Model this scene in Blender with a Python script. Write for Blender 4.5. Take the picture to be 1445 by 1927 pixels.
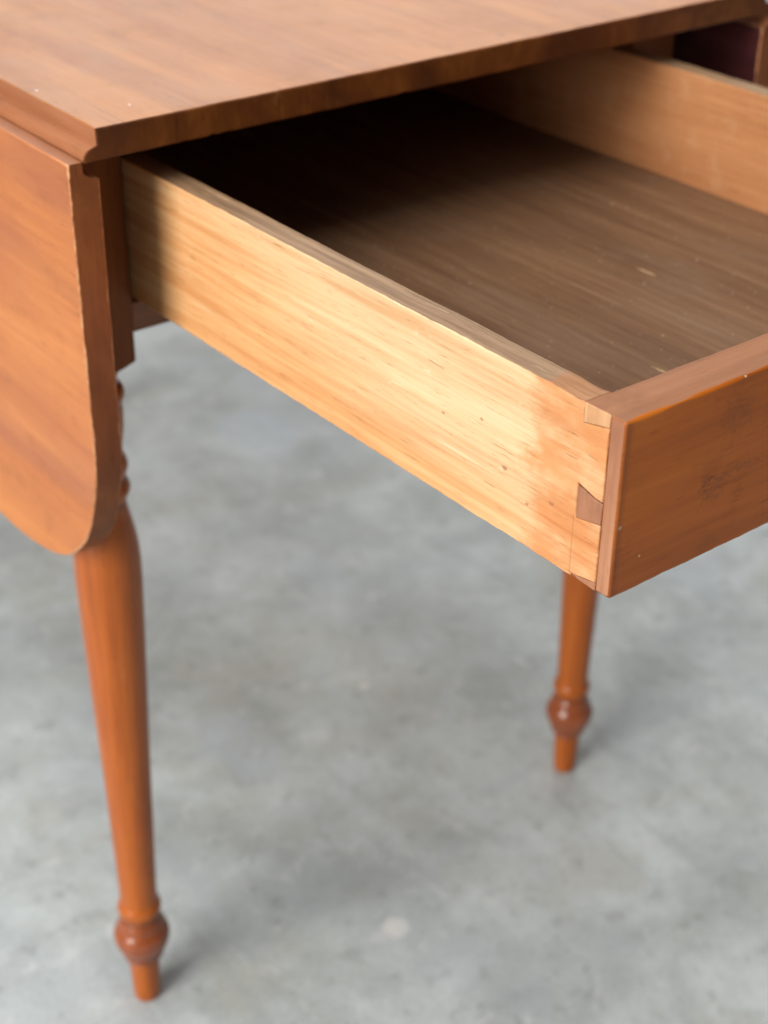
import bpy, bmesh, math, random
from mathutils import Matrix, Vector, noise

# ------------------------------------------------------------------ scene
for o in list(bpy.data.objects):
    bpy.data.objects.remove(o)
scene = bpy.context.scene
COL = scene.collection

# camera (solved from the photograph's edges: 56 mm equivalent, 1.0 m above floor)
cam_data = bpy.data.cameras.new('camera')
cam_data.sensor_fit = 'VERTICAL'
cam_data.sensor_height = 36.0
cam_data.lens = 2995.73 / 1927.0 * 36.0
cam_data.clip_start = 0.02
cam_data.clip_end = 200.0
cam_data.dof.use_dof = True
cam_data.dof.focus_distance = 0.728
cam_data.dof.aperture_fstop = 7.2
cam = bpy.data.objects.new('camera', cam_data)
COL.objects.link(cam)
RX = Vector((0.7890513157639075, -0.6141879227584325, 0.013084977223062138))
RY = Vector((0.31209573922141715, 0.41911584900394777, 0.8526066822829488))
RZ = Vector((-0.5291448484593642, -0.6686666588453337, 0.5223893458882319))
m = Matrix((RX, RY, RZ)).transposed().to_4x4()
m.translation = (-0.388516, -0.741666, 1.008848)
cam.matrix_world = m
scene.camera = cam

# even, dim room light
world = bpy.data.worlds.new('World')
scene.world = world
world.use_nodes = True
bg = world.node_tree.nodes['Background']
bg.inputs['Color'].default_value = (0.93, 0.97, 1.0, 1)
bg.inputs['Strength'].default_value = 0.12

# the tall window that lights the table from its left
def window_or_fill_light(name, loc, target, sx, sy, power, col):
    d = bpy.data.lights.new(name, 'AREA')
    d.shape = 'RECTANGLE'; d.size = sx; d.size_y = sy
    d.energy = power; d.color = col
    o = bpy.data.objects.new(name, d)
    COL.objects.link(o)
    o.location = loc
    o.rotation_euler = (Vector(target) - Vector(loc)).to_track_quat('-Z', 'Y').to_euler()
    return o
window_or_fill_light('window_or_fill_light', (-3.7, -0.62, 2.25), (0.1, -0.1, 0.5), 2.2, 2.8, 255, (1.0, 0.975, 0.94))
# unseen soft light behind the table, added to put a sheen on its top
window_or_fill_light('sheen_fill_light', (2.3, 3.0, 2.5), (0.2, 0.1, 0.6), 3.0, 2.0, 52, (1.0, 0.97, 0.95))
# unseen overhead light, added to brighten the floor and soften shadows
window_or_fill_light('overhead_fill_light', (-0.6, 0.2, 3.6), (-0.3, 0.2, 0.0), 4.0, 3.0, 122, (0.97, 0.99, 1.0))

vs = scene.view_settings
vs.view_transform = 'Standard'
vs.look = 'None'
vs.exposure = 0.0
vs.gamma = 1.0
vs.use_curve_mapping = False
scene.render.engine = 'CYCLES'

# ------------------------------------------------------------------ dimensions (metres)
H = 0.740          # table height
T = 0.0183         # board thickness of top and leaves
RO = 0.0086        # radius of the rule-joint ovolo
W = 0.537          # width of the fixed top
L = 1.060          # length of the top
XD, XR = 0.0451, 0.4451        # drawer: left outer face, right inner face
TH = 0.0152                    # drawer side thickness
YD = -0.3529                   # drawer front face
FT = 0.0242                    # drawer front thickness
LAP = 0.0092                   # lap of the half-blind dovetails
ZT, ZB, ZF = 0.7012, 0.6139, 0.6244
YBACK = 0.50
PF = 0.0532                    # front of the posts
LEGS = ((0.0216, 0.0754), (0.484, 0.0754), (0.0216, 0.985), (0.484, 0.985))
PH = 0.0216                    # half width of a post

# ------------------------------------------------------------------ material helpers
class NT:
    def __init__(self, name):
        self.m = bpy.data.materials.new(name)
        self.m.use_nodes = True
        self.t = self.m.node_tree
        self.t.nodes.clear()
        self.out = self.n('ShaderNodeOutputMaterial')
        self.p = self.n('ShaderNodeBsdfPrincipled')
        self.l(self.p.outputs[0], self.out.inputs[0])
        self.co = self.n('ShaderNodeTexCoord').outputs['Object']
    def n(self, kind, **kw):
        nd = self.t.nodes.new(kind)
        for k, v in kw.items():
            setattr(nd, k, v)
        return nd
    def l(self, a, b):
        self.t.links.new(a, b)
    def put(self, sock, v):
        if isinstance(v, bpy.types.NodeSocket):
            self.l(v, sock)
        elif isinstance(v, (tuple, list)) and len(v) == 3 and sock.type == 'RGBA':
            sock.default_value = (*v, 1)
        else:
            sock.default_value = v
    def map(self, scale, loc=(0, 0, 0), rot=(0, 0, 0), co=None):
        mp = self.n('ShaderNodeMapping')
        self.l(co or self.co, mp.inputs['Vector'])
        mp.inputs['Scale'].default_value = scale
        mp.inputs['Location'].default_value = loc
        mp.inputs['Rotation'].default_value = rot
        return mp.outputs[0]
    def noise(self, co, scale=1.0, detail=4.0, rough=0.55, dist=0.0):
        nd = self.n('ShaderNodeTexNoise')
        self.l(co, nd.inputs['Vector'])
        nd.inputs['Scale'].default_value = scale
        nd.inputs['Detail'].default_value = detail
        nd.inputs['Roughness'].default_value = rough
        nd.inputs['Distortion'].default_value = dist
        return nd.outputs['Fac']
    def ramp(self, fac, stops):
        r = self.n('ShaderNodeValToRGB')
        e = r.color_ramp.elements
        while len(e) < len(stops):
            e.new(0.5)
        for el, (p, c) in zip(e, stops):
            el.position = p
            el.color = (*c, 1) if isinstance(c, tuple) else (c, c, c, 1)
        self.l(fac, r.inputs[0])
        return r.outputs[0]
    def mix(self, fac, a, b, mode='MIX'):
        x = self.n('ShaderNodeMix', data_type='RGBA', blend_type=mode)
        self.put(x.inputs[0], fac)
        self.put(x.inputs[6], a)
        self.put(x.inputs[7], b)
        return x.outputs[2]
    def math(self, op, a, b=0.0, c=0.0, clamp=False):
        x = self.n('ShaderNodeMath', operation=op, use_clamp=clamp)
        self.put(x.inputs[0], a); self.put(x.inputs[1], b); self.put(x.inputs[2], c)
        return x.outputs[0]
    def sep(self, co=None):
        s = self.n('ShaderNodeSeparateXYZ')
        self.l(co or self.co, s.inputs[0])
        return s.outputs
    def band(self, v, a, b):           # 0 below a, 1 above b
        r = self.n('ShaderNodeMapRange', clamp=True, interpolation_type='SMOOTHSTEP')
        self.put(r.inputs[0], v)
        r.inputs[1].default_value = a; r.inputs[2].default_value = b
        return r.outputs[0]
    def spot(self, c, radius, scale=(1, 1, 1), wob=0.3):  # soft spot round a point
        d = self.n('ShaderNodeVectorMath', operation='SUBTRACT')
        self.l(self.co, d.inputs[0]); d.inputs[1].default_value = c
        s = self.n('ShaderNodeVectorMath', operation='MULTIPLY')
        self.l(d.outputs[0], s.inputs[0]); s.inputs[1].default_value = scale
        ln = self.n('ShaderNodeVectorMath', operation='LENGTH')
        self.l(s.outputs[0], ln.inputs[0])
        if not hasattr(self, 'wob'):
            self.wob = self.noise(self.map((1, 1, 1)), 380, 3)
        nz = self.wob
        v = self.math('ADD', ln.outputs['Value'], self.math('MULTIPLY', self.math('SUBTRACT', nz, 0.5), radius * wob * 2))
        return self.math('SUBTRACT', 1.0, self.band(v, radius * 0.6, radius))
    def bump(self, h, strength, dist=0.001):
        b = self.n('ShaderNodeBump')
        b.inputs['Strength'].default_value = strength
        b.inputs['Distance'].default_value = dist
        self.l(h, b.inputs['Height'])
        self.l(b.outputs[0], self.p.inputs['Normal'])
    def done(self, col, rough, spec=0.5):
        self.put(self.p.inputs['Base Color'], col)
        self.put(self.p.inputs['Roughness'], rough)
        self.p.inputs['Specular IOR Level'].default_value = spec
        return self.m

def stretch(axis, k):
    s = [1.0, 1.0, 1.0]
    s['xyz'.index(axis)] = k
    return tuple(s)

def wood_nodes(t, axis, dark, mid, light, seed, fibre=0.5, figure=1.0, kfig=0.13):
    """colour, height: long figure, fibre streaks and fine pores along one axis"""
    off = (seed * 1.7, seed * 2.3, seed * 0.9)
    big = t.noise(t.map(stretch(axis, kfig), off), 26, 4, 0.55, 0.6)
    fib = t.noise(t.map(stretch(axis, 0.035), off), 260, 4, 0.6, 0.2)
    fine = t.noise(t.map(stretch(axis, 0.06), off), 780, 3, 0.65)
    v = t.math('ADD', t.math('MULTIPLY', big, figure), t.math('MULTIPLY', fib, fibre))
    v = t.math('DIVIDE', v, figure + fibre)
    col = t.ramp(v, [(0.34, dark), (0.5, mid), (0.66, light)])
    col = t.mix(t.band(fine, 0.58, 0.74), col, t.mix(1.0, col, (0.62, 0.54, 0.47), 'MULTIPLY'))
    return col, fib, fine, big

def cherry(name, axis, seed, dark=(0.30, 0.082, 0.017), mid=(0.40, 0.120, 0.025), light=(0.49, 0.165, 0.040),
           rough=0.36, spec=0.5, wear=0.0, figure=1.0, kfig=0.13, extra=None, fibre=0.5, blotk=0.35):
    t = NT(name)
    col, fib, fine, big = wood_nodes(t, axis, dark, mid, light, seed, fibre, figure, kfig)
    # old finish: darker handling marks, faint paler rubs
    blot = t.noise(t.map((1, 1, 1), (seed, 0, 0)), 24, 6, 0.68)
    col = t.mix(t.math('MULTIPLY', t.band(blot, 0.52, 0.75), blotk), col, (0.10, 0.030, 0.010))
    rub = t.noise(t.map(stretch(axis, 0.3), (0, seed, 3)), 90, 5, 0.7)
    col = t.mix(t.math('MULTIPLY', t.band(rub, 0.62, 0.8), 0.30), col, (0.55, 0.27, 0.11))
    if wear:
        col = t.mix(wear, col, (0.62, 0.33, 0.13))
    if extra:
        col = extra(t, col)
    r = t.math('ADD', rough - 0.07, t.math('MULTIPLY', blot, 0.16))
    t.bump(t.math('ADD', t.math('MULTIPLY', fib, 0.5), t.math('MULTIPLY', fine, 0.35)), 0.22, 0.0006)
    return t.done(col, r, spec)

def top_marks(t, col):
    # the object's origin is the table base, so points are given relative to it
    def P(x, y):
        return (x - W / 2, y - L / 2, H)
    # hairline checks running in from the front edge
    x, y, z = t.sep()
    wob = t.math('MULTIPLY', t.math('SUBTRACT', t.noise(t.map((0.4, 1, 1)), 60, 3), 0.5), 0.0016)
    for cx, y1 in ((0.0178, 0.05), (0.062, 0.055), (0.012, 0.03)):
        dx = t.math('ABSOLUTE', t.math('ADD', t.math('SUBTRACT', x, cx - W / 2), wob))
        line = t.math('MULTIPLY', t.math('SUBTRACT', 1.0, t.band(dx, 0.00015, 0.0005)),
                      t.math('SUBTRACT', 1.0, t.band(y, y1 - L / 2 - 0.03, y1 - L / 2)))
        col = t.mix(t.math('MULTIPLY', line, 0.7), col, (0.08, 0.025, 0.01))
    # paint specks
    for px, py, r in ((0.0065, 0.0786, 0.0013), (0.0354, 0.0254, 0.0008)):
        col = t.mix(t.spot(P(px, py), r), col, (0.85, 0.78, 0.75))
    # dents and ink-dark nicks
    for px, py, r in ((0.060, 0.0235, 0.0022), (0.073, 0.019, 0.0016), (0.052, 0.027, 0.0018), (0.30, 0.016, 0.004)):
        col = t.mix(t.math('MULTIPLY', t.spot(P(px, py), r, (1, 1.6, 1), 0.7), 0.55), col, (0.10, 0.045, 0.025))
    # greyed, cloudy old wax
    cl = t.noise(t.map((1, 0.35, 1), (5, 1, 0)), 14, 5, 0.65, 0.5)
    col = t.mix(t.math('MULTIPLY', t.band(cl, 0.45, 0.7), 0.35), col, (0.30, 0.17, 0.10))
    return col

def leaf_marks(t, col):
    g = t.noise(t.map((1, 0.10, 1), (2, 7, 1), (0.10, 0, 0)), 34, 3, 0.5, 0.8)
    col = t.mix(t.math('MULTIPLY', t.band(g, 0.54, 0.66), 0.20), col, (0.22, 0.060, 0.018))
    # paler sapwood sweeping across the lower part of the board
    x, y, z = t.sep()
    yy = t.math('ADD', y, L / 2)
    bow = 0.502
    wv = t.math('MULTIPLY', t.math('SUBTRACT', t.noise(t.map((1, 0.25, 1), (1, 5, 2)), 40, 4, 0.6), 0.5), 0.035)
    low = t.math('SUBTRACT', 1.0, t.band(t.math('ADD', t.math('SUBTRACT', z, bow), wv), -0.006, 0.010))
    col = t.mix(t.math('MULTIPLY', low, 0.7), col, t.mix(1.0, col, (1.12, 1.08, 0.62), 'MULTIPLY'))
    red = t.noise(t.map((1, 0.3, 1), (8, 1, 2)), 9, 3, 0.5)
    col = t.mix(t.math('MULTIPLY', t.band(red, 0.38, 0.62), t.math('SUBTRACT', 0.65, t.math('MULTIPLY', low, 0.6))), col, (0.31, 0.085, 0.030))
    fl = t.noise(t.map((1, 1, 1), (8, 3, 2), (0.5, 0, 0)), 520, 3, 0.6)
    col = t.mix(t.math('MULTIPLY', t.band(fl, 0.55, 0.7), 0.22), col, (0.26, 0.085, 0.03))
    return col

def front_marks(t, col):
    HT_ = ZT - ZB
    # drawer front (origin at its lower left corner): bruises and a dark drag line
    for c, r, k, sc in (((0.071, 0, 0.070), 0.010, 0.45, (1, 0.2, 1)), ((0.061, 0, 0.035), 0.008, 0.6, (1, 0.2, 1.2)),
                        ((0.055, 0, 0.041), 0.007, 0.45, (2, 0.2, 0.9)), ((0.082, 0, 0.040), 0.018, 0.55, (0.6, 0.2, 7)),
                        ((0.105, 0, 0.058), 0.012, 0.4, (0.6, 0.2, 5))):
        col = t.mix(t.math('MULTIPLY', t.math('MULTIPLY', t.spot(c, r * 1.25, sc, 1.0), t.band(t.noise(t.map((0.5, 1, 1.3)), 330, 4, 0.7), 0.38, 0.62)), k * 0.65), col, (0.10, 0.030, 0.012))
    for c, r in (((0.0025, 0, 0.036), 0.0012), ((0.0165, 0, 0.0165), 0.0007), ((0.073, 0, HT_), 0.0011)):
        col = t.mix(t.spot(c, r), col, (0.62, 0.42, 0.24))
    x, y, z = t.sep()
    edge = t.math('SUBTRACT', 1.0, t.band(t.math('ADD', x, t.math('MULTIPLY', t.noise(t.map((1, 1, 1)), 80, 4), 0.006)), 0.003, 0.009))
    return t.mix(t.math('MULTIPLY', edge, 0.5), col, (0.10, 0.030, 0.012))

def groove_dirt(t, col):
    # dark old finish left in the turned grooves
    x, y, z = t.sep()
    for z0, w in ((0.0532, 0.0020), (0.0905, 0.0028), (0.4662, 0.004), (0.4850, 0.0030), (0.5030, 0.004), (0.5380, 0.0025), (0.5545, 0.004)):
        mk = t.math('SUBTRACT', 1.0, t.band(t.math('ABSOLUTE', t.math('SUBTRACT', z, z0)), w * 0.25, w))
        col = t.mix(t.math('MULTIPLY', mk, 0.45), col, (0.055, 0.016, 0.007))
    return col

MAT = {}
MAT['top'] = cherry('aged_cherry_top', 'y', 1.0, rough=0.42, extra=top_marks, fibre=0.4, spec=0.5, dark=(0.285, 0.092, 0.017), mid=(0.37, 0.130, 0.025), light=(0.445, 0.170, 0.038))
MAT['leaf'] = cherry('aged_cherry_leaf', 'y', 4.0, rough=0.38, extra=leaf_marks, mid=(0.46, 0.143, 0.028), light=(0.54, 0.185, 0.041), dark=(0.37, 0.102, 0.019), fibre=0.4, spec=0.6)
MAT['end'] = cherry('cherry_end_grain', 'z', 7.0, dark=(0.075, 0.020, 0.005), mid=(0.125, 0.035, 0.006), light=(0.20, 0.062, 0.011), rough=0.48, spec=0.22, fibre=0.15, kfig=0.8, blotk=0.55)
MAT['rub'] = cherry('rubbed_bare_arris', 'y', 25.0, dark=(0.30, 0.095, 0.030), mid=(0.48, 0.185, 0.070), light=(0.66, 0.36, 0.17), rough=0.5, fibre=1.2, kfig=0.5)
MAT['leafend'] = cherry('cherry_leaf_end_grain', 'z', 8.0, dark=(0.14, 0.037, 0.010), mid=(0.20, 0.056, 0.015), light=(0.27, 0.084, 0.024), rough=0.45, spec=0.25, fibre=0.3, kfig=0.5)
MAT['pintop'] = cherry('worn_joint_end', 'z', 22.0, dark=(0.36, 0.170, 0.080), mid=(0.46, 0.235, 0.110), light=(0.56, 0.32, 0.165), rough=0.55, spec=0.25, fibre=0.8, kfig=0.5)
MAT['worn'] = cherry('rubbed_cherry_edge', 'y', 9.0, rough=0.40, wear=0.10, dark=(0.17, 0.050, 0.020), mid=(0.24, 0.074, 0.030), light=(0.31, 0.108, 0.047))
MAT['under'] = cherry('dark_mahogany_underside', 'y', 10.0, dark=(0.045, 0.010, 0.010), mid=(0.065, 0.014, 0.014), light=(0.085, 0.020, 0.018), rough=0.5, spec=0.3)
MAT['leg'] = cherry('turned_cherry', 'z', 12.0, rough=0.30, blotk=0.25, extra=groove_dirt, spec=0.4, dark=(0.30, 0.064, 0.006), mid=(0.40, 0.093, 0.008), light=(0.48, 0.125, 0.013), fibre=0.9)
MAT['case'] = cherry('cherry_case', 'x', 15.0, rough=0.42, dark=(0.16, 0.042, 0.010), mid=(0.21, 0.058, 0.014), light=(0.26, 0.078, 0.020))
MAT['knob'] = cherry('dark_stained_knob', 'z', 13.0, rough=0.22, extra=groove_dirt, blotk=0.3, spec=0.6, dark=(0.20, 0.045, 0.012), mid=(0.28, 0.066, 0.016), light=(0.36, 0.092, 0.022))
MAT['block'] = cherry('cherry_post_shaded', 'z', 16.0, rough=0.48, spec=0.2, dark=(0.12, 0.030, 0.006), mid=(0.17, 0.045, 0.009), light=(0.22, 0.064, 0.014))  # darker than the turned shaft: shade under the top put into the colour
MAT['front'] = cherry('cherry_drawer_front', 'x', 18.0, rough=0.42, spec=0.25, extra=front_marks, dark=(0.31, 0.071, 0.006), mid=(0.42, 0.100, 0.008), light=(0.51, 0.134, 0.013))
MAT['frontend'] = cherry('front_end_grain', 'z', 21.0, rough=0.50, dark=(0.21, 0.080, 0.040), mid=(0.31, 0.125, 0.060), light=(0.41, 0.185, 0.09), fibre=0.8, kfig=0.5)
MAT['fronttop'] = cherry('front_top_edge', 'x', 23.0, rough=0.48, spec=0.3, dark=(0.20, 0.070, 0.024), mid=(0.27, 0.100, 0.035), light=(0.34, 0.135, 0.050))

def side_material():
    # raw drawer side; the object's origin is the drawer's lower front left corner
    t = NT('raw_pale_drawer_wood')
    col, fib, fine, big = wood_nodes(t, 'y', (0.54, 0.310, 0.150), (0.645, 0.420, 0.230), (0.71, 0.505, 0.300), 31.0, 1.4)
    x, y, z = t.sep()
    # warmer toward the lower edge and the back, where the board is heartwood
    wob = t.noise(t.map((1, 0.2, 1), (3, 3, 3)), 22, 4, 0.6)
    low = t.math('ADD', t.math('SUBTRACT', t.math('MULTIPLY', y, 0.30), z), t.math('MULTIPLY', t.math('SUBTRACT', wob, 0.5), 0.09))
    col = t.mix(t.math('MULTIPLY', t.band(low, -0.035, 0.065), 0.8), col, t.mix(1.0, col, (0.97, 0.72, 0.48), 'MULTIPLY'))
    ring = t.noise(t.map((1, 0.022, 1), (6, 1, 4)), 175, 3, 0.5, 0.15)
    rmask = t.math('ADD', 0.15, t.math('MULTIPLY', t.band(low, -0.05, 0.05), 0.38))
    col = t.mix(t.math('MULTIPLY', t.band(ring, 0.50, 0.64), rmask), col, t.mix(1.0, col, (0.86, 0.66, 0.46), 'MULTIPLY'))
    # stain wiped over the joint from the drawer front, ragged edge
    rag = t.math('ADD', t.math('MULTIPLY', t.math('SUBTRACT', t.noise(t.map((1, 0.6, 1)), 48, 5, 0.65), 0.5), 0.055), t.math('MULTIPLY', t.math('SUBTRACT', t.noise(t.map((1, 0.12, 1)), 420, 3, 0.6), 0.5), 0.022))
    st = t.math('SUBTRACT', 1.0, t.band(t.math('ADD', y, rag), 0.044, 0.064))
    deep = t.noise(t.map((1, 0.5, 1), (9, 0, 0)), 55, 4, 0.6)
    col = t.mix(t.math('MULTIPLY', st, t.band(deep, 0.15, 0.62)), col, t.mix(1.0, col, (0.86, 0.56, 0.37), 'MULTIPLY'))
    # short dark pores
    por = t.noise(t.map((1, 0.075, 1), (1, 2, 3)), 620, 2, 0.5)
    pmask = t.noise(t.map((1, 0.4, 1), (4, 4, 1)), 38, 3, 0.5)
    pm = t.math('MULTIPLY', t.band(por, 0.66, 0.71), t.band(pmask, 0.45, 0.60))
    col = t.mix(t.math('MULTIPLY', pm, 0.7), col, (0.32, 0.15, 0.05))
    # pale scratches and scuffs, running along the board
    sc = t.noise(t.map((1, 0.03, 1), (8, 1, 5), (0.05, 0, 0)), 300, 2, 0.4)
    col = t.mix(t.math('MULTIPLY', t.band(sc, 0.68, 0.73), 0.3), col, (0.86, 0.70, 0.48))
    sf = t.noise(t.map((1, 0.7, 1.4), (2, 8, 5)), 150, 5, 0.7)
    sfm = t.noise(t.map((1, 0.6, 1), (0, 8, 5)), 30, 2, 0.5)
    col = t.mix(t.math('MULTIPLY', t.math('MULTIPLY', t.band(sf, 0.60, 0.66), t.band(sfm, 0.52, 0.62)), 0.35), col, (0.86, 0.72, 0.52))
    # small knot-like specks
    for c, r in (((0, 0.071, 0.034), 0.0016), ((0, 0.040, 0.030), 0.0014), ((0, 0.055, 0.0225), 0.0010), ((0, 0.115, 0.044), 0.0010), ((0, 0.088, 0.052), 0.0009)):
        col = t.mix(t.math('MULTIPLY', t.spot(c, r, (0.2, 0.7, 1.2), 0.8), 0.75), col, (0.30, 0.12, 0.05))
    # scribed baseline of the dovetails
    ly = t.math('ABSOLUTE', t.math('SUBTRACT', y, 0.0254))
    col = t.mix(t.math('MULTIPLY', t.math('SUBTRACT', 1.0, t.band(ly, 0.00012, 0.0004)), t.math('MULTIPLY', t.math('SUBTRACT', 1.0, t.band(z, 0.030, 0.034)), 0.7)), col, (0.30, 0.13, 0.05))
    t.bump(t.math('SUBTRACT', t.math('ADD', t.math('MULTIPLY', fib, 0.6), t.math('MULTIPLY', fine, 0.4)), pm), 0.35, 0.0006)
    return t.done(col, 0.55, 0.35)
MAT['side'] = side_material()

def grime_material():
    # handled upper edge of the sides: grey brown grime over open grain, clean stained end by the front
    t = NT('grimy_top_edge')
    col, fib, fine, big = wood_nodes(t, 'y', (0.13, 0.068, 0.032), (0.26, 0.150, 0.078), (0.38, 0.24, 0.135), 41.0, 1.3)
    x, y, z = t.sep()
    pale = t.noise(t.map((1, 0.12, 1), (1, 1, 7)), 120, 4, 0.7)
    col = t.mix(t.math('MULTIPLY', t.band(pale, 0.58, 0.7), 0.6), col, (0.52, 0.36, 0.21))
    rag = t.math('MULTIPLY', t.math('SUBTRACT', t.noise(t.map((1, 1, 1)), 110, 4), 0.5), 0.014)
    st = t.math('SUBTRACT', 1.0, t.band(t.math('ADD', y, rag), 0.045, 0.051))
    col = t.mix(t.math('MULTIPLY', st, 0.85), col, t.ramp(fib, [(0.35, (0.25, 0.10, 0.038)), (0.65, (0.46, 0.22, 0.095))]))
    t.bump(t.math('ADD', fib, fine), 0.4, 0.0006)
    return t.done(col, 0.6, 0.3)
MAT['grime'] = grime_material()

def inner_material():
    # right-hand side, seen from inside the drawer: browner, with pale drips
    t = NT('brown_inner_side_wood')
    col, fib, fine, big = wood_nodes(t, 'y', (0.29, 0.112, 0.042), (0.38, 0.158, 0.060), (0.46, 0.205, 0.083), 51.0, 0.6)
    for y0, z0, r, sl in ((0.155, 0.066, 0.010, 0.3), (0.128, 0.060, 0.008, -0.3), (0.118, 0.052, 0.008, -0.2), (0.075, 0.050, 0.010, 0.1), (0.07, 0.034, 0.006, 0.0), (0.098, 0.030, 0.004, 0.2)):
        col = t.mix(t.math('MULTIPLY', t.spot((XR - XD, y0, z0), r, (0.1, 3.2, 0.9), 0.5), 0.35), col, (0.74, 0.50, 0.30))
    dust = t.noise(t.map((1, 1, 1)), 45, 5, 0.65)
    col = t.mix(t.math('MULTIPLY', t.band(dust, 0.5, 0.75), 0.3), col, (0.55, 0.36, 0.20))
    t.bump(t.math('ADD', fib, fine), 0.25, 0.0006)
    return t.done(col, 0.6, 0.3)
MAT['inner'] = inner_material()

def bottom_material():
    t = NT('dusty_brown_drawer_bottom')
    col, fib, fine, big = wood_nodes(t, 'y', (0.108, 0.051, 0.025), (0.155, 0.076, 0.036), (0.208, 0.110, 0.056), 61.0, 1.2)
    d = t.noise(t.map((1, 0.5, 1), (3, 1, 0)), 16, 5, 0.65)
    col = t.mix(t.math('MULTIPLY', t.band(d, 0.45, 0.75), 0.45), col, (0.20, 0.125, 0.075))
    sc = t.noise(t.map((1, 0.03, 1), (8, 5, 5), (0, 0, 0.05)), 260, 2, 0.4)
    col = t.mix(t.math('MULTIPLY', t.band(sc, 0.69, 0.74), 0.22), col, (0.40, 0.26, 0.15))
    for c, r, sc_ in (((0.262, 0.232, 0), 0.0050, (3.5, 0.55, 0.01)), ((0.168, 0.118, 0), 0.012, (8, 0.55, 0.01)), ((0.150, 0.100, 0), 0.006, (5, 0.7, 0.01))):
        col = t.mix(t.math('MULTIPLY', t.spot(c, r, sc_, 0.5), 0.65), col, (0.55, 0.36, 0.18))
    wh = t.noise(t.map((1, 1, 1), (5, 5, 5)), 420, 1, 0.4)
    col = t.mix(t.math('MULTIPLY', t.band(wh, 0.76, 0.79), 0.7), col, (0.50, 0.40, 0.30))
    t.bump(t.math('ADD', fib, fine), 0.35, 0.0006)
    return t.done(col, 0.68, 0.2)
MAT['bottom'] = bottom_material()

def concrete_material():
    t = NT('worn_concrete')
    a = t.noise(t.map((1, 1, 1)), 3.6, 6, 0.62, 0.3)
    b = t.noise(t.map((1, 1, 1), (7, 2, 0)), 12, 7, 0.68, 0.4)
    c = t.noise(t.map((1, 1, 1), (1, 9, 0)), 240, 3, 0.6)
    v = t.math('ADD', t.math('MULTIPLY', a, 0.5), t.math('MULTIPLY', b, 0.5))
    col = t.ramp(v, [(0.39, (0.345, 0.366, 0.350)), (0.50, (0.485, 0.520, 0.508)), (0.61, (0.63, 0.676, 0.672))])
    tint = t.noise(t.map((1, 1, 1), (3, 3, 1)), 7.5, 4, 0.6)
    col = t.mix(t.math('MULTIPLY', t.band(tint, 0.50, 0.66), 0.5), col, (0.40, 0.445, 0.470))
    col = t.mix(t.math('MULTIPLY', t.math('SUBTRACT', 1.0, t.band(tint, 0.34, 0.47)), 0.4), col, (0.43, 0.410, 0.345))
    pale = t.noise(t.map((1, 1, 1), (11, 4, 1)), 30, 5, 0.65, 0.5)
    col = t.mix(t.math('MULTIPLY', t.band(pale, 0.56, 0.70), 0.6), col, (0.66, 0.67, 0.66))
    trowel = t.noise(t.map((1, 0.25, 1), (6, 4, 1), (0, 0, 0.6)), 26, 5, 0.6, 0.8)
    col = t.mix(t.math('MULTIPLY', t.band(trowel, 0.55, 0.70), 0.45), col, (0.33, 0.352, 0.352))
    pits = t.noise(t.map((1, 1, 1), (2, 4, 8)), 48, 4, 0.65)
    col = t.mix(t.math('MULTIPLY', t.band(pits, 0.54, 0.72), 0.5), col, (0.20, 0.20, 0.19))
    col = t.mix(0.18, col, t.ramp(c, [(0.3, 0.15), (0.7, 0.6)]))
    for px, py, r, k in ((0.4069, 0.2921, 0.006, 0.7), (0.226, 0.0098, 0.014, 0.6)):
        col = t.mix(t.math('MULTIPLY', t.spot((px, py, 0), r, (1, 1, 1), 0.6), k), col, (0.72, 0.70, 0.66))
    for px, py, r, k in ((0.49, 0.487, 0.035, 0.4), (0.253, 0.292, 0.04, 0.45), (0.62, 0.80, 0.06, 0.3), (0.10, 0.33, 0.04, 0.3)):
        col = t.mix(t.math('MULTIPLY', t.spot((px, py, 0), r, (1, 0.6, 1), 0.5), t.math('MULTIPLY', b, k * 1.6)), col, (0.50, 0.56, 0.63))
    t.bump(t.math('ADD', t.math('MULTIPLY', b, 0.6), t.math('MULTIPLY', c, 0.15)), 0.25, 0.003)
    return t.done(col, t.math('ADD', 0.42, t.math('MULTIPLY', b, 0.25)), 0.4)
MAT['floor'] = concrete_material()

# ------------------------------------------------------------------ mesh helpers
def nz(*a):
    return noise.noise(Vector(a))

def link(name, bm, mats, parent=None, loc=(0, 0, 0), smooth=False, keep=False):
    bmesh.ops.recalc_face_normals(bm, faces=bm.faces[:])
    me = bpy.data.meshes.new(name)
    bm.to_mesh(me); bm.free()
    for k in mats:
        me.materials.append(MAT[k])
    if smooth:
        me.shade_smooth()
    o = bpy.data.objects.new(name, me)
    COL.objects.link(o)
    o.location = loc
    o.parent = parent
    return o

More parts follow.
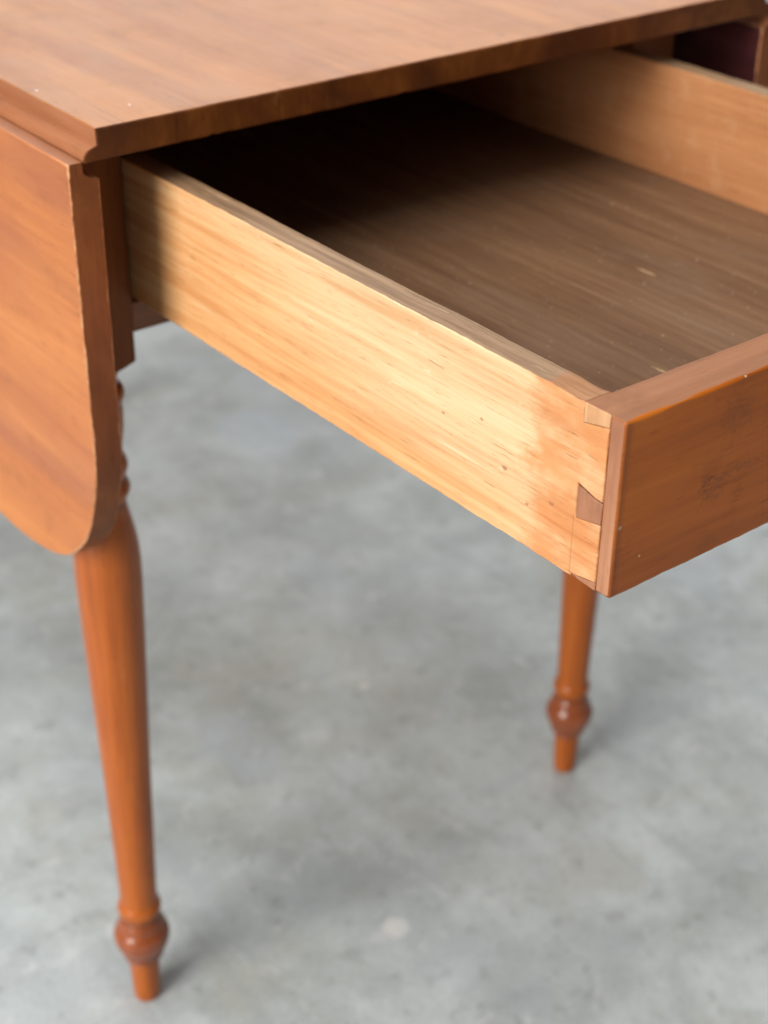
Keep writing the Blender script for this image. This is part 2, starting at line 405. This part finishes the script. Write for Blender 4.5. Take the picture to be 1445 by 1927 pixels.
def board(bm, axis, lo, hi, radii=(0.0008,) * 4, step=0.006, jit=0.00025, seed=0.0, base=0, edge=None, top=None, cap=None, ends=(True, True)):
    """a sawn board lo..hi, lofted along one axis; corners (u-v-, u+v-, u+v+, u-v+) are eased unevenly.
    edge / top / cap: material slots of the eased corners, the +v face, the end faces"""
    ai = 'xyz'.index(axis)
    ui, vi = [(1, 2), (0, 2), (0, 1)][ai]
    s0, s1 = lo[ai], hi[ai]
    n = max(2, min(120, int((s1 - s0) / step)))
    b = max(radii) * 0.8 + 1e-5
    st = [s0, s0 + b * 0.35, s0 + b] + [s0 + b + (s1 - s0 - 2 * b) * i / n for i in range(1, n)] + [s1 - b, s1 - b * 0.35, s1]
    inset = [b * 0.9 if ends[0] else 0, b * 0.3 if ends[0] else 0] + [0] * (n + 1) + [b * 0.3 if ends[1] else 0, b * 0.9 if ends[1] else 0]
    while len(inset) < len(st):
        inset.insert(2, 0)
    rings = []
    for s, ins in zip(st, inset):
        ring = []
        for ci, (su, sv) in enumerate(((-1, -1), (1, -1), (1, 1), (-1, 1))):
            r = max(1e-5, radii[ci] * (1 + 0.8 * nz(s * 45, ci * 7.3 + seed, 1.1) + 0.5 * nz(s * 190, ci * 3.1 + seed, 4.4)))
            ju = jit * nz(s * 25, ci * 5.7 + seed, 2.2) if radii[ci] > 2e-5 else 0
            jv = jit * nz(s * 25, ci * 9.1 + seed, 6.6) if radii[ci] > 2e-5 else 0
            cu = (hi[ui] if su > 0 else lo[ui]) - su * ins + ju
            cv = (hi[vi] if sv > 0 else lo[vi]) - sv * ins + jv
            arc = [(0.0, 1.0), (0.29, 0.29), (1.0, 0.0)]
            if su * sv > 0:
                arc = arc[::-1] if False else arc
            pts = []
            for fu, fv in arc:
                pts.append((cu - su * r * (1 - fu) * 0 - su * r * fu, cv - sv * r * fv))
            # order the points counter-clockwise round the ring
            if (su, sv) in ((-1, -1), (1, 1)):
                pass
            else:
                pts = pts[::-1]
            for pu, pv in pts:
                c = [0, 0, 0]
                c[ai] = s; c[ui] = pu; c[vi] = pv
                ring.append(bm.verts.new(c))
        rings.append(ring)
    m_ = len(rings[0])
    for a, bb in zip(rings, rings[1:]):
        for i in range(m_):
            j = (i + 1) % m_
            f = bm.faces.new((a[i], a[j], bb[j], bb[i]))
            f.material_index = base
            if i % 3 != 2:
                f.smooth = True
                if edge is not None:
                    f.material_index = edge
            elif i == 8 and top is not None:
                f.material_index = top
    for ring in (rings[0], rings[-1]):
        f = bm.faces.new(ring)
        f.material_index = base if cap is None else cap

def densify(poly, step):
    out = []
    for (a, b) in zip(poly, poly[1:] + poly[:1]):
        d = math.dist(a, b)
        k = max(1, int(d / step))
        for i in range(k):
            out.append((a[0] + (b[0] - a[0]) * i / k, a[1] + (b[1] - a[1]) * i / k))
    return out

def inset2d(poly, d):
    """move an outline (counter-clockwise) inwards by d along its corner normals"""
    out = []
    n = len(poly)
    for i in range(n):
        p0, p1, p2 = poly[i - 1], poly[i], poly[(i + 1) % n]
        e1 = Vector((p1[0] - p0[0], p1[1] - p0[1])).normalized()
        e2 = Vector((p2[0] - p1[0], p2[1] - p1[1])).normalized()
        n1, n2 = Vector((-e1.y, e1.x)), Vector((-e2.y, e2.x))
        v = n1 + n2
        if v.length < 1e-6:
            v = n1
        v.normalize()
        k = d / max(0.5, v.dot(n1))
        dd = k(i) if callable(k) else k
        out.append((p1[0] + v.x * dd, p1[1] + v.y * dd))
    return out

def plate(bm, poly, x0, x1, bev=0.0008, base=0, rim=None, edge=None, ztop=None, xs=(), jit=0.0002, seed=0.0, rimsel=None, far=None):
    """extrude a (y, z) outline from x0 to x1 with unevenly eased edges"""
    n = len(poly)
    poly = [(a + jit * nz(a * 40, b * 40, seed), b + jit * nz(a * 40, b * 40, seed + 5)) for a, b in poly]
    bi = inset2d(poly, 1.0)
    nrm = [(q[0] - p_[0], q[1] - p_[1]) for p_, q in zip(poly, bi)]
    lv = [max(0.15, 1 + 0.9 * nz(p_[0] * 60, p_[1] * 60, seed + 2) + 0.8 * nz(p_[0] * 250, p_[1] * 250, seed + 9)) for p_ in poly]
    levels = [(x0, bev, 0), (x0 + 0.3 * bev, 0.3 * bev, 0), (x0, 0, 1)] + [(x, 0, 2) for x in xs] + [(x1, 0, -1), (x1 - 0.3 * bev, 0.3 * bev, 0), (x1, bev, 0)]
    rings = []
    for x, ins, k in levels:
        ring = []
        for (a, b), (na, nb), q in zip(poly, nrm, lv):
            xx = x
            if k == 1: xx = x0 + bev * q
            if k == -1: xx = x1 - bev * q
            ya, zb_ = a + na * ins * q, b + nb * ins * q
            if ztop:
                zb_ = min(zb_, ztop(xx) - ins * 0.5)
            ring.append(bm.verts.new((xx, ya, zb_)))
        rings.append(ring)
    L_ = len(rings)
    for ri, (a, b) in enumerate(zip(rings, rings[1:])):
        for i in range(n):
            j = (i + 1) % n
            f = bm.faces.new((a[i], a[j], b[j], b[i]))
            f.material_index = base
            if ri < 2 or ri >= L_ - 3:
                f.smooth = True
                if edge is not None: f.material_index = edge
            elif rim is not None and (rimsel is None or rimsel(poly[i], poly[j])):
                f.material_index = rim
    f = bm.faces.new(rings[0]); f.material_index = base
    f = bm.faces.new(rings[-1]); f.material_index = base if far is None else far

def lathe(bm, prof, n=40, slot=0):
    rings = []
    for z, r in prof:
        rings.append([bm.verts.new((r * math.cos(2 * math.pi * i / n), r * math.sin(2 * math.pi * i / n), z)) for i in range(n)])
    for a, b in zip(rings, rings[1:]):
        for i in range(n):
            f = bm.faces.new((a[i], a[(i + 1) % n], b[(i + 1) % n], b[i]))
            f.smooth = True; f.material_index = slot
    bm.faces.new(rings[0]); bm.faces.new(rings[-1])

def catmull(pts, k=5):
    out = []
    for i in range(len(pts) - 1):
        p0 = pts[max(0, i - 1)]; p1 = pts[i]; p2 = pts[i + 1]; p3 = pts[min(len(pts) - 1, i + 2)]
        for s in range(k):
            t = s / k
            out.append(tuple(0.5 * (2 * p1[c] + (p2[c] - p0[c]) * t + (2 * p0[c] - 5 * p1[c] + 4 * p2[c] - p3[c]) * t * t + (3 * p1[c] - p0[c] - 3 * p2[c] + p3[c]) * t ** 3) for c in (0, 1)))
    out.append(pts[-1])
    return out

def empty(name, loc, label, cat):
    o = bpy.data.objects.new(name, None)
    o.empty_display_size = 0.05
    COL.objects.link(o)
    o.location = loc
    o['label'] = label; o['category'] = cat
    return o

# ------------------------------------------------------------------ floor
bm = bmesh.new()
q = [bm.verts.new(c) for c in ((-7, -7, 0), (7, -7, 0), (7, 7, 0), (-7, 7, 0))]
bm.faces.new(q)
fl = link('floor', bm, ['floor'])
fl['kind'] = 'structure'

# ------------------------------------------------------------------ table
table = empty('drop_leaf_table', (W / 2, L / 2, 0), 'reddish brown wooden table with hanging leaves and turned legs on concrete floor', 'table')
OFF = Vector((-W / 2, -L / 2, 0))
def table_part(name, bm, mats, **kw):
    bmesh.ops.translate(bm, verts=bm.verts[:], vec=OFF)
    return link(name, bm, mats, table, **kw)

# top: rule-joint profile lofted front to back
def top_profile():
    zb_ = H - T
    left = [(0.0, H - 0.0005), (0.00012, H - T + RO + 0.0003), (-0.0004, H - T + RO - 0.0001), (-0.0014, H - T + RO - 0.0003)]
    for i in range(1, 9):
        a = math.pi / 2 * i / 9
        left.append((-0.0014 - (RO - 0.0014) * math.sin(a), zb_ + 0.0010 + (RO - 0.0016) * math.cos(a)))
    left += [(-RO, zb_ + 0.0008), (-RO + 0.0006, zb_)]
    nb = 150
    bottom = [(-RO + 0.0006 + (W + 2 * RO - 0.0012) * i / nb, zb_) for i in range(1, nb)]
    right = [(W - x, z) for x, z in reversed(left)]
    topl = [(W - W * i / nb, H) for i in range(0, nb + 1)]
    topl[0] = (W - 0.0005, H); topl[-1] = (0.0005, H)
    return left, bottom, right, topl
left, bottom, right, topl = top_profile()
prof = left + bottom + right + topl
nl, nb_, nr_, nt_ = len(left), len(bottom), len(right), len(topl)
bm = bmesh.new()
ys = [(0.0, 0.0009), (0.0003, 0.0003), (0.0010, 0), (0.003, 0), (0.006, 0), (0.012, 0)] + [(0.012 + (L - 0.024) * i / 60, 0) for i in range(1, 60)] + [(L - 0.012, 0), (L - 0.001, 0), (L - 0.0003, 0.0003), (L, 0.0009)]
cz = H - T / 2
rings = []
chips = [(0.073, 0.0011, 0.003), (0.082, 0.0008, 0.004), (0.055, 0.0007, 0.003), (0.024, 0.0008, 0.003), (0.101, 0.0006, 0.002), (0.21, 0.0007, 0.004), (0.33, 0.0006, 0.006)]
for y, ins in ys:
    ring = []
    for i, (x, z) in enumerate(prof):
        near = max(0.0, 1 - y / 0.004)
        dz = 0.0
        if nl <= i < nl + nb_:       # lower front arris: ragged
            dz = near * (0.0004 * (1 + nz(x * 60, 1.0, 0)) + 0.0004 * max(0, nz(x * 260, 3.0, 0)))
            for c, h, w_ in chips:
                dz += near * h * max(0, 1 - abs(x - c) / w_)
        elif i >= nl + nb_ + nr_:    # upper front arris: lightly rubbed
            dz = -near * (0.00035 * (1 + nz(x * 45, 8.0, 0)) + 0.00025 * max(0, nz(x * 220, 5.0, 2)))
        else:                        # moulded long edges: a little uneven along the length
            x += 0.00022 * nz(y * 28, i * 0.35, 3.0)
            dz = 0.00018 * nz(y * 35, i * 0.3, 7.0)
        k = 1 - ins / (T / 2)
        ring.append(bm.verts.new((x + (ins if x < W / 2 and i < nl else 0), y, cz + (z - cz) * k + dz)))
    rings.append(ring)
m_ = len(prof)
for ri, (a, b) in enumerate(zip(rings, rings[1:])):
    for i in range(m_):
        j = (i + 1) % m_
        f = bm.faces.new((a[i], a[j], b[j], b[i]))
        f.material_index = 2 if (ri < 2) else (1 if i < nl or nl + nb_ <= i < nl + nb_ + nr_ else 0)
        f.smooth = (i < nl - 1 and i > 3)
for ring in (rings[0], rings[-1]):
    f = bm.faces.new(ring); f.material_index = 2
tabletop = table_part('tabletop', bm, ['top', 'worn', 'end'])
tabletop['label'] = 'flat brown top with moulded long edge'

# drop leaves: outline measured on the photograph's near leaf
ZL = 0.7234
curve = [(0.0, 0.5480), (0.0006, 0.5370), (0.0036, 0.5210), (0.0103, 0.5000), (0.0227, 0.4765), (0.0443, 0.4555), (0.0647, 0.4452), (0.0841, 0.4392), (0.1175, 0.4350), (0.150, 0.4345)]
cc = catmull(curve, 6)
outline = densify([(0.0, ZL), (0.0, 0.5480)], 0.004)[:44]
def seg(a, b, step):
    k = max(1, int(math.dist(a, b) / step))
    return [(a[0] + (b[0] - a[0]) * i / k, a[1] + (b[1] - a[1]) * i / k) for i in range(k)]
outline = seg((0.0, ZL), (0.0, 0.5480), 0.003) + cc[:-1] + seg((0.150, 0.4345), (L - 0.150, 0.4345), 0.02)
outline += [(L - a, b) for a, b in reversed(cc)][:-1] + seg((L, 0.5480), (L, ZL), 0.012) + seg((L, ZL), (0.0, ZL), 0.006)
def cove(x):     # x measured outward from the inner face: lip, then hollow, then the inner face
    d = -x
    lip = RO + 0.0012
    if d >= lip:
        return ZL
    rr = RO + 0.0026
    return ZL - 0.0006 - math.sqrt(max(0.0, rr * rr - (d - 0.0) ** 2)) * 0.92
def leaf_mesh(mirror):
    bm = bmesh.new()
    xs = [-RO - 0.00125] + [-(RO + 0.0012) * math.cos(math.pi / 2 * i / 8) for i in range(0, 8)]
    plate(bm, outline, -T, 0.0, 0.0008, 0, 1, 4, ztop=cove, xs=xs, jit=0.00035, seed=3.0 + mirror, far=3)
    for f in bm.faces:
        if len(f.verts) == 4 and f.material_index == 1:
            c = f.calc_center_median()
            if c.z > ZL - 0.013 and 0.002 < c.y < L - 0.002:
                f.material_index = 2
    if mirror:
        bmesh.ops.scale(bm, verts=bm.verts[:], vec=(-1, 1, 1))
        bmesh.ops.translate(bm, verts=bm.verts[:], vec=(W, 0, 0))
    return bm
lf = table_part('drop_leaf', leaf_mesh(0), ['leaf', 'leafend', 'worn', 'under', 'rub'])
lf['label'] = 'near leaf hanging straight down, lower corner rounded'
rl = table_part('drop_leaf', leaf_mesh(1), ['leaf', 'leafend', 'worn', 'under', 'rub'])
rl['label'] = 'far leaf hanging behind the open drawer'

# case: rails and aprons between the posts
def rail(name, lo, hi, axis, mat='case', r=0.0009, label=None):
    bm = bmesh.new()
    board(bm, axis, lo, hi, (r,) * 4, 0.02, 0.0002, seed=lo[0] * 31 + lo[2])
    o = table_part(name, bm, [mat])
    if label: o['label'] = label
    return o
xL0, xL1 = LEGS[0][0] - PH, LEGS[0][0] + PH
xR0, xR1 = LEGS[1][0] - PH, LEGS[1][0] + PH
yF1, yB0 = LEGS[0][1] + PH, LEGS[2][1] - PH
rail('drawer_rail', (xL1 + 0.0002, PF + 0.0015, 0.5888), (xR0 - 0.0002, PF + 0.040, 0.6086), 'x', label='thin rail under the drawer opening')
rail('side_apron', (xL0 + 0.003, yF1 + 0.0002, 0.5888), (xL0 + 0.022, yB0 - 0.0002, H - T - 0.0005), 'y')
rail('side_apron', (xR1 - 0.022, yF1 + 0.0002, 0.5888), (xR1 - 0.003, yB0 - 0.0002, H - T - 0.0005), 'y')
rail('back_apron', (LEGS[2][0] + PH + 0.0002, 0.985, 0.5888), (LEGS[3][0] - PH - 0.0002, 1.003, H - T - 0.0005), 'x')
rail('drawer_runner', (xL0 + 0.0225, yF1 + 0.001, 0.592), (xL0 + 0.055, yB0 - 0.003, 0.6080), 'y')
rail('drawer_runner', (xR1 - 0.055, yF1 + 0.001, 0.592), (xR1 - 0.0225, yB0 - 0.003, 0.6080), 'y')

# legs: square block above a turned shaft
FOOT = [(0.0, 0.0092), (0.0012, 0.0100), (0.006, 0.0106), (0.020, 0.0112), (0.036, 0.0117), (0.0425, 0.0119)]
KNOB = [(0.0425, 0.0119), (0.0440, 0.0128), (0.0462, 0.0147), (0.0490, 0.0162), (0.0515, 0.0168), (0.0532, 0.0164), (0.0546, 0.0174), (0.0585, 0.0194), (0.0635, 0.0211), (0.0685, 0.0219), (0.0725, 0.0216),
        (0.0760, 0.0203), (0.0788, 0.0185), (0.0806, 0.0177), (0.0830, 0.0175), (0.0855, 0.0165), (0.0880, 0.0152), (0.0905, 0.0147)]
SHAFT = [(0.0905, 0.0147), (0.0922, 0.0149), (0.0945, 0.0160), (0.0985, 0.0169), (0.1022, 0.0164), (0.1045, 0.0152), (0.1070, 0.0145), (0.1095, 0.0143), (0.115, 0.0143), (0.145, 0.0150), (0.178, 0.0159), (0.220, 0.0170), (0.260, 0.0182), (0.300, 0.0195), (0.3414, 0.0208), (0.370, 0.0217), (0.395, 0.0224),
         (0.412, 0.0227), (0.425, 0.0224), (0.437, 0.0213), (0.449, 0.0192), (0.459, 0.0170), (0.465, 0.0161), (0.469, 0.0163), (0.4715, 0.0180), (0.4764, 0.0195), (0.4810, 0.0182),
         (0.4838, 0.0170), (0.4865, 0.0170), (0.4890, 0.0181), (0.4933, 0.0191), (0.4980, 0.0180), (0.5010, 0.0166), (0.5060, 0.0164), (0.5130, 0.0172), (0.5220, 0.0184), (0.5320, 0.0188),
         (0.5375, 0.0185), (0.5400, 0.0192), (0.5450, 0.0206), (0.5495, 0.0194), (0.5520, 0.0172), (0.5560, 0.0166), (0.5610, 0.0180), (0.5650, 0.0200)]
def leg_block():
    bm = bmesh.new()
    per = []
    k = 10; rc = 0.0012
    for (sx, sy) in ((1, -1), (1, 1), (-1, 1), (-1, -1)):
        per.append((sx * PH, sy * PH))
    path = []
    for a, b in zip(per, per[1:] + per[:1]):
        for i in range(k):
            t_ = i / k
            path.append((a[0] + (b[0] - a[0]) * t_, a[1] + (b[1] - a[1]) * t_))
    # ease the four arrises
    pp = []
    for i, (x, y) in enumerate(path):
        if i % k == 0:
            px, py = path[i - 1]; nx, ny = path[(i + 1) % len(path)]
            for (tx, ty), d in (((px, py), rc), ((0, 0), rc * 0.4), ((nx, ny), rc)):
                v = Vector((tx - x, ty - y)).normalized() * d
                pp.append((x + v.x, y + v.y))
        else:
            pp.append((x, y))
    def low(x, y):
        return 0.5645 + max(0.0, math.hypot(x, y) - 0.0200) * 0.55
    zt = H - T - 0.0003
    rows = []
    core = [bm.verts.new((x * 0.0185 / max(0.0185, math.hypot(x, y)), y * 0.0185 / max(0.0185, math.hypot(x, y)), 0.5632)) for x, y in pp]
    rows.append(core)
    for fr in (0.0, 0.04, 0.3, 0.6, 0.8, 1.0):
        rows.append([bm.verts.new((x, y, low(x, y) + (zt - low(x, y)) * fr)) for x, y in pp])
    n = len(pp)
    for ri, (a, b) in enumerate(zip(rows, rows[1:])):
        for i in range(n):
            f = bm.faces.new((a[i], a[(i + 1) % n], b[(i + 1) % n], b[i]))
            f.smooth = ri == 0
    bm.faces.new(rows[0]); bm.faces.new(rows[-1])
    return bm
proto = []
for li, (lx, ly) in enumerate(LEGS):
    loc = (lx + OFF.x, ly + OFF.y, 0)
    if li == 0:
        bm = bmesh.new(); lathe(bm, catmull(SHAFT, 4), 44)
        leg = link('leg', bm, ['leg'], table, loc)
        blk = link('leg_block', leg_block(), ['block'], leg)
        bm = bmesh.new(); lathe(bm, catmull(KNOB, 4), 44)
        kn = link('turned_knob', bm, ['knob'], leg)
        bm = bmesh.new(); lathe(bm, catmull(FOOT, 3), 36)
        ft = link('foot', bm, ['leg'], leg)
        proto = [leg, blk, kn, ft]
    else:
        c = proto[0].copy(); COL.objects.link(c); c.parent = table; c.location = loc
        c.rotation_euler = (0, 0, (0, math.pi / 2, math.pi, -math.pi / 2)[li])
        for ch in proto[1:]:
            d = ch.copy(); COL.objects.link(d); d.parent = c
        # copies share mesh data

# ------------------------------------------------------------------ drawer
drawer = empty('drawer', (XD, YD, ZB), 'open empty wooden drawer with pale dovetailed side pulled out of the table', 'drawer')
drawer.rotation_euler = (-0.0057, 0, 0)
HT = ZT - ZB
DW = XR + TH - XD          # overall width
DL = YBACK - YD            # overall length
# dovetail outline fractions measured down the joint (from the top)
z_half_base, z_half_lap = HT - 0.0100, HT - 0.0066
z_pin_u_base, z_pin_u_lap = 0.0458, 0.0444
z_pin_l_base, z_pin_l_lap = 0.0303, 0.0334
z_low_base, z_low_lap = 0.0012, 0.0036
G = 0.00012                # open joint
yb, yl = FT + 0.0003, LAP
def side_outline():
    return [(yb, 0.0), (DL, 0.0), (DL, HT), (yb, HT), (yb, z_half_base - G), (yl + G, z_half_lap - G), (yl + G, z_pin_u_lap + G + 0.0002),
            (yl + 0.0045, z_pin_u_lap + 0.0007), (yb, z_pin_u_base + 0.0022), (yb, z_pin_l_base - G), (yl + G, z_pin_l_lap - G), (yl + G, z_low_lap + G), (yb, z_low_base + G)]
def drawer_side(x0, x1, name, mats, seed, far):
    bm = bmesh.new()
    poly = densify(side_outline(), 0.0035)
    # wavy sawn and knocked arrises, a bruise where the top meets the front
    pl = []
    for y, z in poly:
        if z > HT - 1e-5 and yb < y < DL:
            z += 0.0005 * nz(y * 22, seed, 1) + 0.00025 * nz(y * 120, seed, 2) - 0.0005 * max(0, 1 - abs(y - 0.030) / 0.010)
        if z < 1e-5 and yb < y < DL:
            z += 0.0005 * nz(y * 25, seed, 5) + 0.0003 * nz(y * 140, seed, 6)
        pl.append((y, z))
    plate(bm, pl, x0, x1, 0.0006, 0, 1, 0, jit=0.0, seed=seed, far=far, rimsel=lambda a, b: a[1] > HT - 0.0025 and b[1] > HT - 0.0025)
    return link(name, bm, mats, drawer)
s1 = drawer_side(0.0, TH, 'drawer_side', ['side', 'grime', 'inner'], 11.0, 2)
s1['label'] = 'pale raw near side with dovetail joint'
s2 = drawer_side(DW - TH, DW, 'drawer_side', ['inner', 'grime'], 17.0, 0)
s2['label'] = 'brown far side of the drawer'

# front: lap, thick body behind it and the pins at both ends
bm = bmesh.new()
tiny = 1e-5
board(bm, 'x', (0, 0, 0), (DW, LAP, HT), (0.0012, tiny, tiny, 0.0014), 0.004, 0.0005, 5.0, 0, 0, 2, 1)
board(bm, 'x', (TH - 0.0004, LAP, 0.0002), (DW - TH + 0.0004, FT, HT - 0.0001), (tiny, 0.0007, 0.0009, tiny), 0.006, 0.0002, 6.0, 0, 2, 2, 1, (False, False))
def pin(poly, x0, x1, sd, slot=1):
    plate(bm, densify(poly, 0.003), x0, x1, 0.0004, slot, 2, slot, jit=0.0001, seed=sd, rimsel=lambda a, b: a[1] > HT - 0.001 and b[1] > HT - 0.001)
for x0, x1, sd in ((0.0001, TH, 1.0), (DW - TH, DW - 0.0001, 2.0)):
    pin([(yl, z_half_lap + 0.0002), (yb - G, z_half_base + 0.0002), (yb - G, HT - 0.0002), (yl, HT - 0.0001)], x0, x1, sd, 3)
    pin([(yl, z_pin_l_lap + 0.0002), (yb - G, z_pin_l_base + 0.0002), (yb - G, z_pin_u_base + 0.0012), (yl + 0.0045, z_pin_u_lap), (yl, z_pin_u_lap - 0.0002)], x0, x1, sd + 3)
    pin([(yl, -0.0002), (yb - 0.005, 0.0001), (yb - 0.0012, 0.0006), (yb - G, z_low_base), (yl, z_low_lap)], x0, x1, sd + 6)
fr = link('drawer_front', bm, ['front', 'frontend', 'fronttop', 'pintop'], drawer)
fr['label'] = 'stained reddish front board'
# back and bottom
bm = bmesh.new()
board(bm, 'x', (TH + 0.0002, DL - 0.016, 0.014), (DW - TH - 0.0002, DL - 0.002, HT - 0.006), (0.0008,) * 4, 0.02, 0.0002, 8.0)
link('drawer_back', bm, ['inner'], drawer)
bm = bmesh.new()
zf = ZF - ZB
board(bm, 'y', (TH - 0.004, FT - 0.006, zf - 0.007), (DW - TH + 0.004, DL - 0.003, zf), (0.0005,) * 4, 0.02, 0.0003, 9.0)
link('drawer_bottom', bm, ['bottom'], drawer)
